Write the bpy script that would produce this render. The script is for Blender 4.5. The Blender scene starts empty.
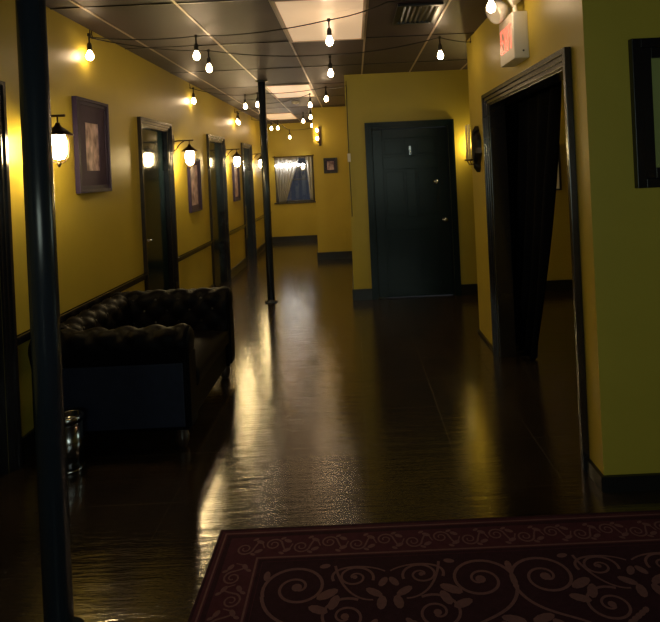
import bpy, bmesh, math, random
from mathutils import Vector, Matrix
random.seed(7)
S = bpy.context.scene
COL = S.collection
PI = math.pi
R = math.radians

# ------------------------------------------------------------------ dimensions (metres; X right, Y into the corridor, Z up)
H = 2.69
XL, XR = -1.93, 1.10            # corridor walls
Y_NEAR, Y_RFAR = 2.61, 5.19     # the right-hand partition
Y_DOOR, Y_PART, Y_END = 6.68, 9.90, 12.70
Y_BACK, X_FAR = -2.2, 3.4
CAM_H = 1.54

# ------------------------------------------------------------------ materials
def nodes_of(m):
    m.use_nodes = True
    return m.node_tree.nodes, m.node_tree.links

def principled(name, col, rough=.5, metal=0., spec=.5, coat=0., coat_rough=.1):
    m = bpy.data.materials.new(name)
    n, l = nodes_of(m)
    b = n['Principled BSDF']
    b.inputs['Base Color'].default_value = (*col, 1)
    b.inputs['Roughness'].default_value = rough
    b.inputs['Metallic'].default_value = metal
    b.inputs['Specular IOR Level'].default_value = spec
    b.inputs['Coat Weight'].default_value = coat
    b.inputs['Coat Roughness'].default_value = coat_rough
    return m

def noisy(name, c1, c2, scale=(4, 4, 4), rough=.5, bump=.0, bump_scale=60, spec=.5, metal=0., detail=4, rough_var=0., coat=0.):
    """two-tone noise colour + fine bump, object space"""
    m = principled(name, c1, rough, metal, spec, coat)
    n, l = nodes_of(m)
    b = n['Principled BSDF']
    tc = n.new('ShaderNodeTexCoord')
    mp = n.new('ShaderNodeMapping'); mp.inputs['Scale'].default_value = scale
    l.new(tc.outputs['Object'], mp.inputs['Vector'])
    nz = n.new('ShaderNodeTexNoise'); nz.inputs['Scale'].default_value = 1; nz.inputs['Detail'].default_value = detail
    l.new(mp.outputs['Vector'], nz.inputs['Vector'])
    rp = n.new('ShaderNodeValToRGB')
    rp.color_ramp.elements[0].position = .3; rp.color_ramp.elements[0].color = (*c1, 1)
    rp.color_ramp.elements[1].position = .7; rp.color_ramp.elements[1].color = (*c2, 1)
    l.new(nz.outputs['Fac'], rp.inputs['Fac'])
    l.new(rp.outputs['Color'], b.inputs['Base Color'])
    if rough_var:
        mr = n.new('ShaderNodeMapRange')
        mr.inputs['To Min'].default_value = rough - rough_var; mr.inputs['To Max'].default_value = rough + rough_var
        l.new(nz.outputs['Fac'], mr.inputs['Value']); l.new(mr.outputs['Result'], b.inputs['Roughness'])
    if bump:
        n2 = n.new('ShaderNodeTexNoise'); n2.inputs['Scale'].default_value = bump_scale; n2.inputs['Detail'].default_value = 3
        l.new(tc.outputs['Object'], n2.inputs['Vector'])
        bp = n.new('ShaderNodeBump'); bp.inputs['Strength'].default_value = bump; bp.inputs['Distance'].default_value = .004
        l.new(n2.outputs['Fac'], bp.inputs['Height']); l.new(bp.outputs['Normal'], b.inputs['Normal'])
    return m

def emit(name, col, strength, base=(.9, .85, .75)):
    m = principled(name, base, .3)
    b = m.node_tree.nodes['Principled BSDF']
    b.inputs['Emission Color'].default_value = (*col, 1)
    b.inputs['Emission Strength'].default_value = strength
    return m

def glass(name, tint=(1, 1, 1), refl=.12):
    m = bpy.data.materials.new(name)
    n, l = nodes_of(m)
    n.remove(n['Principled BSDF'])
    tr = n.new('ShaderNodeBsdfTransparent'); tr.inputs['Color'].default_value = (*tint, 1)
    gl = n.new('ShaderNodeBsdfGlossy'); gl.inputs['Roughness'].default_value = .03
    mx = n.new('ShaderNodeMixShader')
    fr = n.new('ShaderNodeFresnel'); fr.inputs['IOR'].default_value = 1.5
    ad = n.new('ShaderNodeMath'); ad.operation = 'ADD'; ad.inputs[1].default_value = refl
    l.new(fr.outputs[0], ad.inputs[0]); l.new(ad.outputs[0], mx.inputs['Fac'])
    l.new(tr.outputs[0], mx.inputs[1]); l.new(gl.outputs[0], mx.inputs[2])
    l.new(mx.outputs[0], n['Material Output'].inputs['Surface'])
    return m

M = {}
M['wall'] = noisy('mustard_wall_paint', (.46, .36, .046), (.51, .40, .054), (2.2, 2.2, 2.2), .40, .12, 220, .32)
M['trim'] = noisy('dark_gloss_trim', (.012, .010, .012), (.020, .016, .018), (5, 5, 5), .2, .05, 40, .6)
M['base'] = noisy('black_baseboard_paint', (.008, .008, .009), (.013, .012, .012), (5, 5, 5), .35, .05, 40, .5)
M['teal'] = noisy('dark_teal_gloss_door', (.005, .013, .016), (.008, .017, .021), (3, 3, 3), .11, .03, 26, .24)
M['tealdoor'] = noisy('dark_teal_satin_door', (.003, .010, .013), (.0045, .013, .0165), (3, 3, 3), .26, .05, 40, .22)
M['pole'] = noisy('dark_teal_pole_paint', (.014, .022, .034), (.024, .032, .048), (6, 6, 2), .24, .06, 30, .7)
M['tile'] = noisy('brown_ceiling_tile', (.036, .024, .030), (.050, .033, .040), (9, 9, 9), .5, .3, 130, .35, rough_var=.06)
M['tbar'] = principled('ceiling_grid_metal', (.42, .33, .28), .35, .3)
M['diffuser'] = emit('cream_lamp_diffuser', (1., .66, .40), .42, (.88, .74, .58))  # faint glow added to brighten panels taken as unlit
M['diffuser_frame'] = principled('beige_fixture_frame', (.55, .45, .38), .4)
M['vent'] = principled('black_vent_metal', (.012, .011, .012), .3, .2)
M['ventblade'] = principled('grey_vent_blade', (.035, .034, .034), .3, .4)
M['white'] = noisy('white_plastic', (.80, .76, .70), (.84, .80, .74), (8, 8, 8), .4, .03, 40)
M['bronze'] = noisy('dark_bronze', (.040, .024, .016), (.065, .038, .022), (30, 30, 30), .32, .08, 90, .5, .8)
M['black'] = principled('black_frame_lacquer', (.006, .005, .008), .28)
M['plum'] = noisy('plum_picture_frame', (.024, .017, .055), (.036, .025, .075), (14, 14, 3), .5, .05, 60, .25)
M['mat'] = noisy('plum_brown_mat_board', (.038, .020, .066), (.048, .025, .080), (30, 30, 30), .7)
M['blackrubber'] = principled('black_rubber_cord', (.01, .009, .009), .5)
M['brass'] = principled('brass', (.62, .45, .2), .25, 1.)
M['chrome'] = principled('polished_chrome', (.42, .43, .45), .2, 1.)
M['bulb'] = emit('warm_bulb', (1., .71, .42), 52.)
M['bulbfar'] = emit('soft_warm_bulb', (1., .69, .38), 33.)
M['lantern'] = emit('warm_lantern_glass', (1., .74, .34), 145.)
M['candleflame'] = emit('candle_bulb', (1., .74, .28), 420.)
M['fairy'] = emit('white_window_bulb', (1., .90, .76), 60.)
M['candle'] = noisy('ivory_candle', (.80, .72, .58), (.86, .78, .64), (20, 20, 20), .5)
M['exitred'] = emit('lit_red_letters', (1., .12, .07), 2.2, (.8, .1, .08))
M['leather'] = noisy('black_leather', (.0030, .0028, .0042), (.0048, .0043, .0064), (20, 20, 20), .5, .2, 180, .06)
M['bluecloth'] = noisy('dark_navy_upholstery', (.006, .010, .030), (.009, .014, .040), (20, 20, 20), .5, .2, 200, .4)
M['button'] = principled('black_leather_button', (.006, .005, .007), .45)
M['darkwood'] = principled('dark_wood_foot', (.03, .016, .010), .3)
M['drape'] = noisy('black_curtain_cloth', (.0022, .0028, .006), (.0035, .0045, .009), (8, 8, 1), .9, .2, 160, .05)
M['sheer'] = noisy('white_curtain_cloth', (.32, .32, .33), (.38, .38, .39), (10, 10, 2), .7, .15, 160)
M['pane'] = glass('window_pane', (.75, .78, .85), .06)
M['winframe'] = principled('dark_window_frame', (.025, .022, .024), .35)
M['olive'] = noisy('olive_print', (.26, .30, .10), (.30, .34, .12), (5, 5, 5), .35, .05, 60)

def photo_mat():
    """old sepia picture: a pale standing blur on a mauve ground"""
    m = principled('sepia_print', (.3, .2, .2), .35)
    n, l = nodes_of(m); b = n['Principled BSDF']
    tc = n.new('ShaderNodeTexCoord')
    mp = n.new('ShaderNodeMapping'); mp.inputs['Scale'].default_value = (9, 9, 5)
    l.new(tc.outputs['Object'], mp.inputs['Vector'])
    nz = n.new('ShaderNodeTexNoise'); nz.inputs['Scale'].default_value = 1.6; nz.inputs['Detail'].default_value = 3
    l.new(mp.outputs['Vector'], nz.inputs['Vector'])
    rp = n.new('ShaderNodeValToRGB')
    rp.color_ramp.elements[0].position = .35; rp.color_ramp.elements[0].color = (.16, .08, .12, 1)
    rp.color_ramp.elements[1].position = .68; rp.color_ramp.elements[1].color = (.85, .64, .72, 1)
    l.new(nz.outputs['Fac'], rp.inputs['Fac']); l.new(rp.outputs['Color'], b.inputs['Base Color'])
    return m
M['print'] = photo_mat()

def floor_mat():
    m = principled('polished_brown_floor', (.03, .02, .014), .16, 0, 1.)
    n, l = nodes_of(m); b = n['Principled BSDF']
    tc = n.new('ShaderNodeTexCoord')
    b.inputs['IOR'].default_value = 1.7
    # mottled stain
    nz = n.new('ShaderNodeTexNoise'); nz.inputs['Scale'].default_value = 2.4; nz.inputs['Detail'].default_value = 6; nz.inputs['Roughness'].default_value = .65
    l.new(tc.outputs['Object'], nz.inputs['Vector'])
    rp = n.new('ShaderNodeValToRGB')
    rp.color_ramp.elements[0].position = .3; rp.color_ramp.elements[0].color = (.016, .0105, .0065, 1)
    rp.color_ramp.elements[1].position = .72; rp.color_ramp.elements[1].color = (.044, .028, .017, 1)
    l.new(nz.outputs['Fac'], rp.inputs['Fac'])
    # score lines, 0.47 m squares
    sx = n.new('ShaderNodeSeparateXYZ'); l.new(tc.outputs['Object'], sx.inputs[0])
    def grid(sock, off):
        a = n.new('ShaderNodeMath'); a.operation = 'ADD'; a.inputs[1].default_value = off; l.new(sock, a.inputs[0])
        w = n.new('ShaderNodeMath'); w.operation = 'PINGPONG'; w.inputs[1].default_value = .235; l.new(a.outputs[0], w.inputs[0])
        c = n.new('ShaderNodeMath'); c.operation = 'LESS_THAN'; c.inputs[1].default_value = .0022; l.new(w.outputs[0], c.inputs[0])
        return c.outputs[0]
    mxl = n.new('ShaderNodeMath'); mxl.operation = 'MAXIMUM'
    l.new(grid(sx.outputs[0], 0), mxl.inputs[0]); l.new(grid(sx.outputs[1], -2.2), mxl.inputs[1])
    mix = n.new('ShaderNodeMix'); mix.data_type = 'RGBA'
    l.new(mxl.outputs[0], mix.inputs['Factor']); l.new(rp.outputs['Color'], mix.inputs['A'])
    mix.inputs['B'].default_value = (.060, .045, .032, 1)
    l.new(mix.outputs['Result'], b.inputs['Base Color'])
    # roughness patches
    n3 = n.new('ShaderNodeTexNoise'); n3.inputs['Scale'].default_value = 5; n3.inputs['Detail'].default_value = 5
    l.new(tc.outputs['Object'], n3.inputs['Vector'])
    mr = n.new('ShaderNodeMapRange'); mr.inputs['To Min'].default_value = .09; mr.inputs['To Max'].default_value = .18
    l.new(n3.outputs['Fac'], mr.inputs['Value']); l.new(mr.outputs['Result'], b.inputs['Roughness'])
    # trowel ripples running across the corridor
    mp = n.new('ShaderNodeMapping'); mp.inputs['Scale'].default_value = (2.6, 22, 1)
    l.new(tc.outputs['Object'], mp.inputs['Vector'])
    n4 = n.new('ShaderNodeTexNoise'); n4.inputs['Scale'].default_value = 1; n4.inputs['Detail'].default_value = 5; n4.inputs['Roughness'].default_value = .68
    l.new(mp.outputs['Vector'], n4.inputs['Vector'])
    sub = n.new('ShaderNodeMath'); sub.operation = 'SUBTRACT'; l.new(n4.outputs['Fac'], sub.inputs[0]); gs = n.new('ShaderNodeMath'); gs.operation = 'MULTIPLY'; gs.inputs[1].default_value = .12; l.new(mxl.outputs[0], gs.inputs[0]); l.new(gs.outputs[0], sub.inputs[1])
    bp = n.new('ShaderNodeBump'); bp.inputs['Strength'].default_value = .6; bp.inputs['Distance'].default_value = .0042
    l.new(sub.outputs[0], bp.inputs['Height']); l.new(bp.outputs['Normal'], b.inputs['Normal'])
    return m
M['floor'] = floor_mat()
M['rug'] = noisy('maroon_rug_pile', (.066, .020, .035), (.082, .025, .044), (40, 40, 40), .95, .6, 420, .1)
M['rugdark'] = noisy('dark_wine_rug_field', (.032, .013, .024), (.042, .016, .030), (40, 40, 40), .95, .6, 420, .1)
M['rugline'] = noisy('dusty_rose_rug_scroll', (.150, .078, .094), (.185, .096, .114), (60, 60, 60), .95, .6, 420, .1)

# ------------------------------------------------------------------ mesh helpers
def box(bm, x0, x1, y0, y1, z0, z1, mi=0):
    vs = [bm.verts.new(p) for p in ((x0, y0, z0), (x1, y0, z0), (x1, y1, z0), (x0, y1, z0), (x0, y0, z1), (x1, y0, z1), (x1, y1, z1), (x0, y1, z1))]
    for f in ((0, 3, 2, 1), (4, 5, 6, 7), (0, 1, 5, 4), (1, 2, 6, 5), (2, 3, 7, 6), (3, 0, 4, 7)):
        bm.faces.new([vs[i] for i in f]).material_index = mi

def lathe(bm, prof, seg=24, origin=(0, 0, 0), axis='z', mi=0):
    """prof: list of (radius, height)"""
    o = Vector(origin)
    def pt(r, h, a):
        c, s = r * math.cos(a), r * math.sin(a)
        return o + (Vector((c, s, h)) if axis == 'z' else Vector((h, c, s)) if axis == 'x' else Vector((s, h, c)))
    rings = []
    for r, h in prof:
        if r < 1e-6:
            rings.append([bm.verts.new(pt(0, h, 0))])
        else:
            rings.append([bm.verts.new(pt(r, h, 2 * PI * i / seg)) for i in range(seg)])
    for A, B in zip(rings, rings[1:]):
        for i in range(seg):
            j = (i + 1) % seg
            if len(A) == 1 and len(B) == 1: continue
            if len(A) == 1: f = [A[0], B[j], B[i]]
            elif len(B) == 1: f = [A[i], A[j], B[0]]
            else: f = [A[i], A[j], B[j], B[i]]
            fc = bm.faces.new(f); fc.smooth = True; fc.material_index = mi

def tube(bm, pts, r, seg=8, cap=True, mi=0):
    pts = [Vector(p) for p in pts]
    rings = []
    up = Vector((0, 0, 1))
    for i, p in enumerate(pts):
        d = (pts[min(i + 1, len(pts) - 1)] - pts[max(i - 1, 0)]).normalized()
        a = d.cross(up if abs(d.z) < .9 else Vector((1, 0, 0))).normalized()
        b = d.cross(a).normalized()
        rr = r[i] if isinstance(r, (list, tuple)) else r
        rings.append([bm.verts.new(p + a * rr * math.cos(2 * PI * k / seg) + b * rr * math.sin(2 * PI * k / seg)) for k in range(seg)])
    for A, B in zip(rings, rings[1:]):
        for k in range(seg):
            f = bm.faces.new([A[k], A[(k + 1) % seg], B[(k + 1) % seg], B[k]]); f.smooth = True; f.material_index = mi
    if cap:
        bm.faces.new(rings[0][::-1]); bm.faces.new(rings[-1])

def loft(bm, rings, closed=True, caps=True, smooth=True):
    vr = [[bm.verts.new(p) for p in r] for r in rings]
    n = len(vr[0])
    for A, B in zip(vr, vr[1:]):
        for k in range(n if closed else n - 1):
            f = bm.faces.new([A[k], A[(k + 1) % n], B[(k + 1) % n], B[k]]); f.smooth = smooth
    if caps and closed:
        bm.faces.new(vr[0][::-1]); bm.faces.new(vr[-1])

def mesh(name, bm, mats, bevel=0., fix=True):
    if fix: bmesh.ops.recalc_face_normals(bm, faces=bm.faces[:])
    if bevel:
        es = [e for e in bm.edges if len(e.link_faces) == 2 and e.calc_face_angle(0) > R(40)]
        bmesh.ops.bevel(bm, geom=es, offset=bevel, segments=2, affect='EDGES', profile=.7)
    me = bpy.data.meshes.new(name)
    bm.to_mesh(me); bm.free()
    for m in (mats if isinstance(mats, (list, tuple)) else [mats]): me.materials.append(m)
    return me

def obj(name, bm, mats, parent=None, loc=None, bevel=0., rotz=0, fix=True):
    me = bm if isinstance(bm, bpy.types.Mesh) else mesh(name, bm, mats, bevel, fix)
    o = bpy.data.objects.new(name, me)
    COL.objects.link(o)
    if parent is not None: o.parent = parent
    if loc is not None: o.location = loc
    if rotz: o.rotation_euler = (0, 0, rotz)
    return o

def tag(o, label, cat, group=None, kind=None):
    o['label'] = label; o['category'] = cat
    if group: o['group'] = group
    if kind: o['kind'] = kind
    return o

def thing(name, label, cat, loc=(0, 0, 0), rotz=0, group=None, kind=None):
    o = bpy.data.objects.new(name, None); COL.objects.link(o)
    o.empty_display_size = .1
    o.location = loc; o.rotation_euler = (0, 0, rotz)
    return tag(o, label, cat, group, kind)

def struct(name, bm, mat, label, cat, loc=None, bevel=0.):
    return tag(obj(name, bm, mat, None, loc, bevel), label, cat, None, 'structure')

def copy_tree(o, parent=None):
    c = o.copy(); COL.objects.link(c)
    if parent is not None: c.parent = parent
    for ch in list(o.children): copy_tree(ch, c)
    return c

NB = bmesh.new

# ------------------------------------------------------------------ the shell
bm = NB(); box(bm, XL - .25, X_FAR + .15, Y_BACK - .15, Y_END + .2, -.12, 0)
struct('floor', bm, M['floor'], 'polished dark brown floor scored into squares, mirroring the lights', 'floor')
bm = NB(); box(bm, XL - .25, X_FAR + .15, Y_BACK - .15, Y_END + .2, H, H + .12)
struct('ceiling', bm, M['tile'], 'dark brown tiled drop ceiling over the corridor', 'ceiling')
# grid bars
BX = [-1.72 + .61 * k for k in range(9)]
BX[3] = .15
BY = [3.66 + 1.2 * k for k in range(-5, 8)]
bm = NB()
for x in BX:
    box(bm, x - .008, x + .008, Y_BACK, Y_END, H - .006, H)
for y in BY:
    box(bm, XL, X_FAR, y - .007, y + .007, H - .0055, H, 1)
struct('trim_1', bm, [M['tbar'], M['vent']], 'thin pale metal grid bars between the brown ceiling tiles', 'ceiling grid')

DOORS = [(2.20, 3.09), (5.05, 5.93), (7.42, 8.36), (9.68, 10.58)]    # outer edges of the casings in the left wall
CAS = .07                                                         # casing width
DTOP = 2.05                                                       # clear height
bm = NB()
prev = Y_BACK
for a, b in DOORS:
    box(bm, XL - .15, XL, prev, a + CAS, 0, H)
    box(bm, XL - .15, XL, a + CAS, b - CAS, DTOP, H)
    prev = b - CAS
box(bm, XL - .15, XL, prev, Y_END, 0, H)
struct('wall_left', bm, M['wall'], 'long mustard yellow wall on the left holding the row of dark doors', 'wall')

# chair rail + skirting on the left wall
railb, baseb = NB(), NB()
prev = Y_BACK
for a, b in DOORS + [(Y_END, Y_END)]:
    box(railb, XL, XL + .022, prev, a, .655, .705)
    box(railb, XL, XL + .034, prev, a, .690, .705)
    box(baseb, XL, XL + .018, prev, a, 0, .13)
    prev = b
struct('trim_2', railb, M['trim'], 'dark chair rail running along the left mustard wall', 'chair rail')
struct('baseboard_left', baseb, M['base'], 'black baseboard along the left mustard wall', 'baseboard')

# end wall with its window opening
WX0, WX1, WZ0, WZ1 = -1.78, -.90, .90, 1.92
bm = NB()
box(bm, XL, WX0, Y_END, Y_END + .15, 0, H); box(bm, WX1, .6, Y_END, Y_END + .15, 0, H)
box(bm, WX0, WX1, Y_END, Y_END + .15, 0, WZ0); box(bm, WX0, WX1, Y_END, Y_END + .15, WZ1, H)
struct('wall_end', bm, M['wall'], 'mustard wall closing the far end of the corridor around the window', 'wall')
bm = NB(); box(bm, XL, -.55, Y_END - .018, Y_END, 0, .13)
struct('baseboard_end', bm, M['base'], 'black baseboard under the far curtained window', 'baseboard')

bm = NB()
box(bm, -.69, .06, Y_PART, Y_PART + .14, 0, H)
box(bm, -.69, -.55, Y_PART + .14, Y_END, 0, H)
struct('wall_partition', bm, M['wall'], 'narrow mustard wall with a small dark picture, behind the door wall corner', 'wall')
bm = NB(); box(bm, -.708, -.06, Y_PART - .018, Y_PART, 0, .13); box(bm, -.708, -.69, Y_PART, Y_END - .018, 0, .13)
struct('baseboard_partition', bm, M['base'], 'black baseboard under the narrow far wall with the small picture', 'baseboard')

# door wall (faces the camera) with the opening of the panelled door
FX0, FX1 = .155, 1.217        # casing outer edges
bm = NB()
box(bm, -.06, FX0 + CAS, Y_DOOR, Y_DOOR + .14, 0, H)
box(bm, FX1 - CAS, X_FAR, Y_DOOR, Y_DOOR + .14, 0, H)
box(bm, FX0 + CAS, FX1 - CAS, Y_DOOR, Y_DOOR + .14, 2.035, H)
box(bm, -.06, .06, Y_DOOR + .14, Y_PART, 0, H)
struct('wall_middle', bm, M['wall'], 'mustard wall facing the viewer around the panelled dark door', 'wall')
bm = NB()
box(bm, -.078, FX0, Y_DOOR - .018, Y_DOOR, 0, .13); box(bm, FX1, X_FAR, Y_DOOR - .018, Y_DOOR, 0, .13)
box(bm, -.078, -.06, Y_DOOR, Y_PART - .018, 0, .13)
struct('baseboard_middle', bm, M['base'], 'black baseboard either side of the panelled dark door', 'baseboard')

# right partition with the wide opening
OY0, OY1, OTOP = 2.765, 4.56, 2.105     # casing outer
OC = .085
bm = NB()
box(bm, XR, XR + .13, Y_NEAR, OY0 + OC, 0, H)
box(bm, XR, XR + .13, OY1 - OC, Y_RFAR, 0, H)
box(bm, XR, XR + .13, OY0 + OC, OY1 - OC, OTOP - OC, H)
box(bm, XR + .13, X_FAR, Y_NEAR, Y_NEAR + .13, 0, H)
struct('wall_right', bm, M['wall'], 'mustard wall on the right with the wide cased opening and the near corner', 'wall')
bm = NB()
box(bm, XR - .018, X_FAR, Y_NEAR - .018, Y_NEAR, 0, .07)
box(bm, XR - .018, XR, Y_NEAR, OY0, 0, .07)
box(bm, XR - .018, XR, OY1, Y_RFAR, 0, .02)
struct('baseboard_right', bm, M['base'], 'black baseboard wrapping the near right wall corner', 'baseboard')
bm = NB()
box(bm, X_FAR, X_FAR + .15, Y_BACK, 3.6, 0, H); box(bm, X_FAR, X_FAR + .15, 4.8, Y_DOOR + .14, 0, H)
box(bm, X_FAR, X_FAR + .15, 3.6, 4.8, 0, .9); box(bm, X_FAR, X_FAR + .15, 3.6, 4.8, 2.1, H)  # gap left for the added side fill window
struct('wall_far_right', bm, M['wall'], 'mustard side wall of the room beyond the right opening', 'wall')
# behind the viewer: a wall, with an opening added for the fill light
bm = NB()
box(bm, XL - .15, -.6, Y_BACK - .15, Y_BACK, 0, H); box(bm, 1.6, X_FAR + .15, Y_BACK - .15, Y_BACK, 0, H)
box(bm, -.6, 1.6, Y_BACK - .15, Y_BACK, 0, .9); box(bm, -.6, 1.6, Y_BACK - .15, Y_BACK, 2.2, H)
struct('wall_back', bm, M['wall'], 'mustard wall behind the viewer with a wide opening added for fill light', 'wall')

# casing of the opening: stepped moulding, three rails
bm = NB()
def casing_y(bm, x, sgn, y0, y1, top, w, steps):
    """casing on a wall whose face is x=const; sgn = direction into the room"""
    for (o0, o1, d) in steps:
        a, b = o0 * w, o1 * w
        xa, xb = sorted((x, x + sgn * d))
        box(bm, xa, xb, y0 + a, y0 + b, 0, top - a)
        box(bm, xa, xb, y1 - b, y1 - a, 0, top - a)
        box(bm, xa, xb, y0 + b, y1 - b, top - b, top - a)
STEPS = [(0, .34, .034), (.34, .68, .024), (.68, 1, .014)]
casing_y(bm, XR, -1, OY0, OY1, OTOP, OC, STEPS)
box(bm, XR, XR + .13, OY0 + OC, OY0 + OC + .012, 0, OTOP - OC)      # jamb lining
box(bm, XR, XR + .13, OY1 - OC - .012, OY1 - OC, 0, OTOP - OC)
box(bm, XR, XR + .13, OY0 + OC + .012, OY1 - OC - .012, OTOP - OC - .012, OTOP - OC)
struct('trim_3', bm, M['trim'], 'glossy dark moulded casing around the wide opening on the right', 'door casing', bevel=.003)

# ------------------------------------------------------------------ doors of the left wall
DLAB = ['dark glossy door at the left edge, nearest behind the near pole',
        'dark glossy door in the left wall beyond the black tufted sofa',
        'dark glossy door in the left wall, second beyond the sofa',
        'dark glossy door in the left wall nearest the far curtained window']
def panel_leaf(bm, w, h, t, axis):
    """six-panel leaf in local coords: width along axis 'y' or 'x', face toward +x (axis y) or -y (axis x)"""
    def B(u0, u1, d0, d1, z0, z1):
        if axis == 'y': box(bm, -t - d1 if False else d0 - t, d1 - t, u0, u1, z0, z1)
        else: box(bm, u0, u1, t - d1, t - d0, z0, z1)
    st = .105 * w / .8
    B(0, w, 0, t - .012, 0, h)
    cx = w / 2
    rows = [(.20, .80), (.95, 1.53), (1.68, h - .11)]
    rows = [(a, b) for a, b in rows]
    cols = [(st, cx - st * .5), (cx + st * .5, w - st)]
    # stiles and rails stand proud of the panel ground
    zs = [0] + [v for r in rows for v in r] + [h]
    for i in range(0, len(zs), 2): B(st, w - st, t - .012, t, zs[i], zs[i + 1])
    B(0, st, t - .012, t, 0, h); B(w - st, w, t - .012, t, 0, h)
    for a, b in rows:
        B(cx - st * .5, cx + st * .5, t - .012, t, a, b)
        for c0, c1 in cols:
            B(c0 + .03, c1 - .03, t - .012, t - .003, a + .03, b - .03)

def left_door(i, a, b):
    t = thing('door_%d' % (i + 1), DLAB[i], 'door', (XL, a, 0), kind='structure')
    w = b - a
    bm = NB(); casing_y(bm, 0, 1, 0, w, DTOP + CAS, CAS, STEPS)
    box(bm, -.13, 0, CAS, CAS + .012, 0, DTOP); box(bm, -.13, 0, w - CAS - .012, w - CAS, 0, DTOP)
    box(bm, -.13, 0, CAS + .012, w - CAS - .012, DTOP - .012, DTOP)
    obj('door_frame', bm, M['trim'], t, bevel=.002)
    bm = NB(); lw = w - 2 * CAS - .03
    box(bm, -.085, -.045, 0, lw, .008, DTOP - .015)
    lf = obj('door_leaf', bm, M['teal'], t, (0, CAS + .015, 0), bevel=.002)
    bm = NB()
    lathe(bm, [(0, 0), (.026, 0), (.026, .006), (.010, .012), (.010, .045), (.0, .045)], 16, (-.045, .07, .98), 'x')
    tube(bm, [(-.005, .07, .98), (-.002, .10, .98), (-.004, .18, .975)], [.010, .009, .007], 8)
    obj('door_handle', bm, M['chrome'], lf)
    return t
for i, (a, b) in enumerate(DOORS): left_door(i, a, b)

# the panelled door in the middle wall
t = thing('door_5', 'dark teal six-panel door facing the viewer at the corridor turn', 'door', (FX0, Y_DOOR, 0), kind='structure')
W = FX1 - FX0
bm = NB()
for (o0, o1, d) in STEPS:
    a, b = o0 * CAS, o1 * CAS
    d *= .8
    box(bm, a, b, -d, 0, 0, 2.035 + CAS - a); box(bm, W - b, W - a, -d, 0, 0, 2.035 + CAS - a)
    box(bm, b, W - b, -d, 0, 2.035 + CAS - b, 2.035 + CAS - a)
box(bm, CAS, CAS + .012, 0, .13, 0, 2.035); box(bm, W - CAS - .012, W - CAS, 0, .13, 0, 2.035)
box(bm, CAS + .012, W - CAS - .012, 0, .13, 2.023, 2.035)
obj('door_frame', bm, M['tealdoor'], t, bevel=.002)
lw = W - 2 * CAS - .03
bm = NB(); panel_leaf(bm, lw, 2.01, .04, 'x')
leaf = obj('door_leaf', bm, M['tealdoor'], t, (CAS + .015, .03, .008), bevel=.004)
# leaf front face is local y = 0
bm = NB()
lathe(bm, [(0, 0), (.032, 0), (.032, -.006), (.014, -.012), (.012, -.04), (.026, -.05), (.030, -.062), (.024, -.076), (0, -.080)], 20, (lw - .065, 0, .90), 'y')
obj('door_knob', bm, M['chrome'], leaf)
bm = NB()
lathe(bm, [(0, 0), (.030, 0), (.028, -.014), (.016, -.020), (0, -.020)], 20, (lw - .15, 0, 1.36), 'y')
box(bm, lw - .156, lw - .144, -.034, -.018, 1.335, 1.385)
obj('deadbolt', bm, M['chrome'], leaf)
bm = NB()
box(bm, lw / 2 - .012, lw / 2 + .012, -.006, 0, 1.70, 1.80)
tube(bm, [(lw / 2, -.004, 1.72), (lw / 2, -.035, 1.71), (lw / 2, -.045, 1.735), (lw / 2, -.04, 1.75)], .006, 8)
obj('coat_hook', bm, M['chrome'], leaf)

# ------------------------------------------------------------------ far window, drapes and its light string
t = thing('window_1', 'dark window in the far end wall behind white drapes', 'window', (WX0, Y_END, WZ0), kind='structure')
w, h = WX1 - WX0, WZ1 - WZ0
bm = NB(); fw = .035
box(bm, 0, fw, -.02, .09, 0, h); box(bm, w - fw, w, -.02, .09, 0, h)
box(bm, fw, w - fw, -.02, .09, 0, fw); box(bm, fw, w - fw, -.02, .09, h - fw, h)
box(bm, fw, w - fw, .02, .05, h * .5 - .012, h * .5 + .012)
obj('window_frame', bm, M['winframe'], t, bevel=.003)
bm = NB(); box(bm, fw, w - fw, .033, .039, fw, h - fw)
obj('pane', bm, M['pane'], t)
bm = NB(); box(bm, -.04, w + .04, -.06, .0, -.03, -.001)
obj('window_sill', bm, M['winframe'], t, bevel=.004)

def drape(bm, cols, top, bottom, ncol, nrow, amp, edge0, edge1, axis, base, thick=.006):
    """cloth of soft folds; edge0/edge1(v) give the two sides at height fraction v (0 top)"""
    front, back = [], []
    for r in range(nrow + 1):
        v = r / nrow
        z = top + (bottom - top) * v
        a, b = edge0(v), edge1(v)
        rf, rb = [], []
        for c in range(ncol + 1):
            s = c / ncol
            p = a + (b - a) * s
            q = base + amp * math.sin(s * cols * 2 * PI + .6 * math.sin(v * 3)) * (.6 + .4 * v) + .3 * amp * math.sin(s * cols * 5.3 + v * 4)
            for L, off in ((rf, 0), (rb, thick)):
                L.append((p, q + off, z) if axis == 'x' else (q + off, p, z))
        front.append(rf); back.append(rb)
    for rows, rev in ((front, False), (back, True)):
        vr = [[bm.verts.new(p) for p in r] for r in rows]
        for A, B in zip(vr, vr[1:]):
            for k in range(ncol):
                f = bm.faces.new([A[k], A[k + 1], B[k + 1], B[k]]); f.smooth = True
        if not rev: F = vr
        else: K = vr
    for r in range(nrow):
        for c in (0, ncol):
            bm.faces.new([F[r][c], F[r + 1][c], K[r + 1][c], K[r][c]])
    for c in range(ncol):
        for r in (0, nrow):
            bm.faces.new([F[r][c], F[r][c + 1], K[r][c + 1], K[r][c]])

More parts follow.
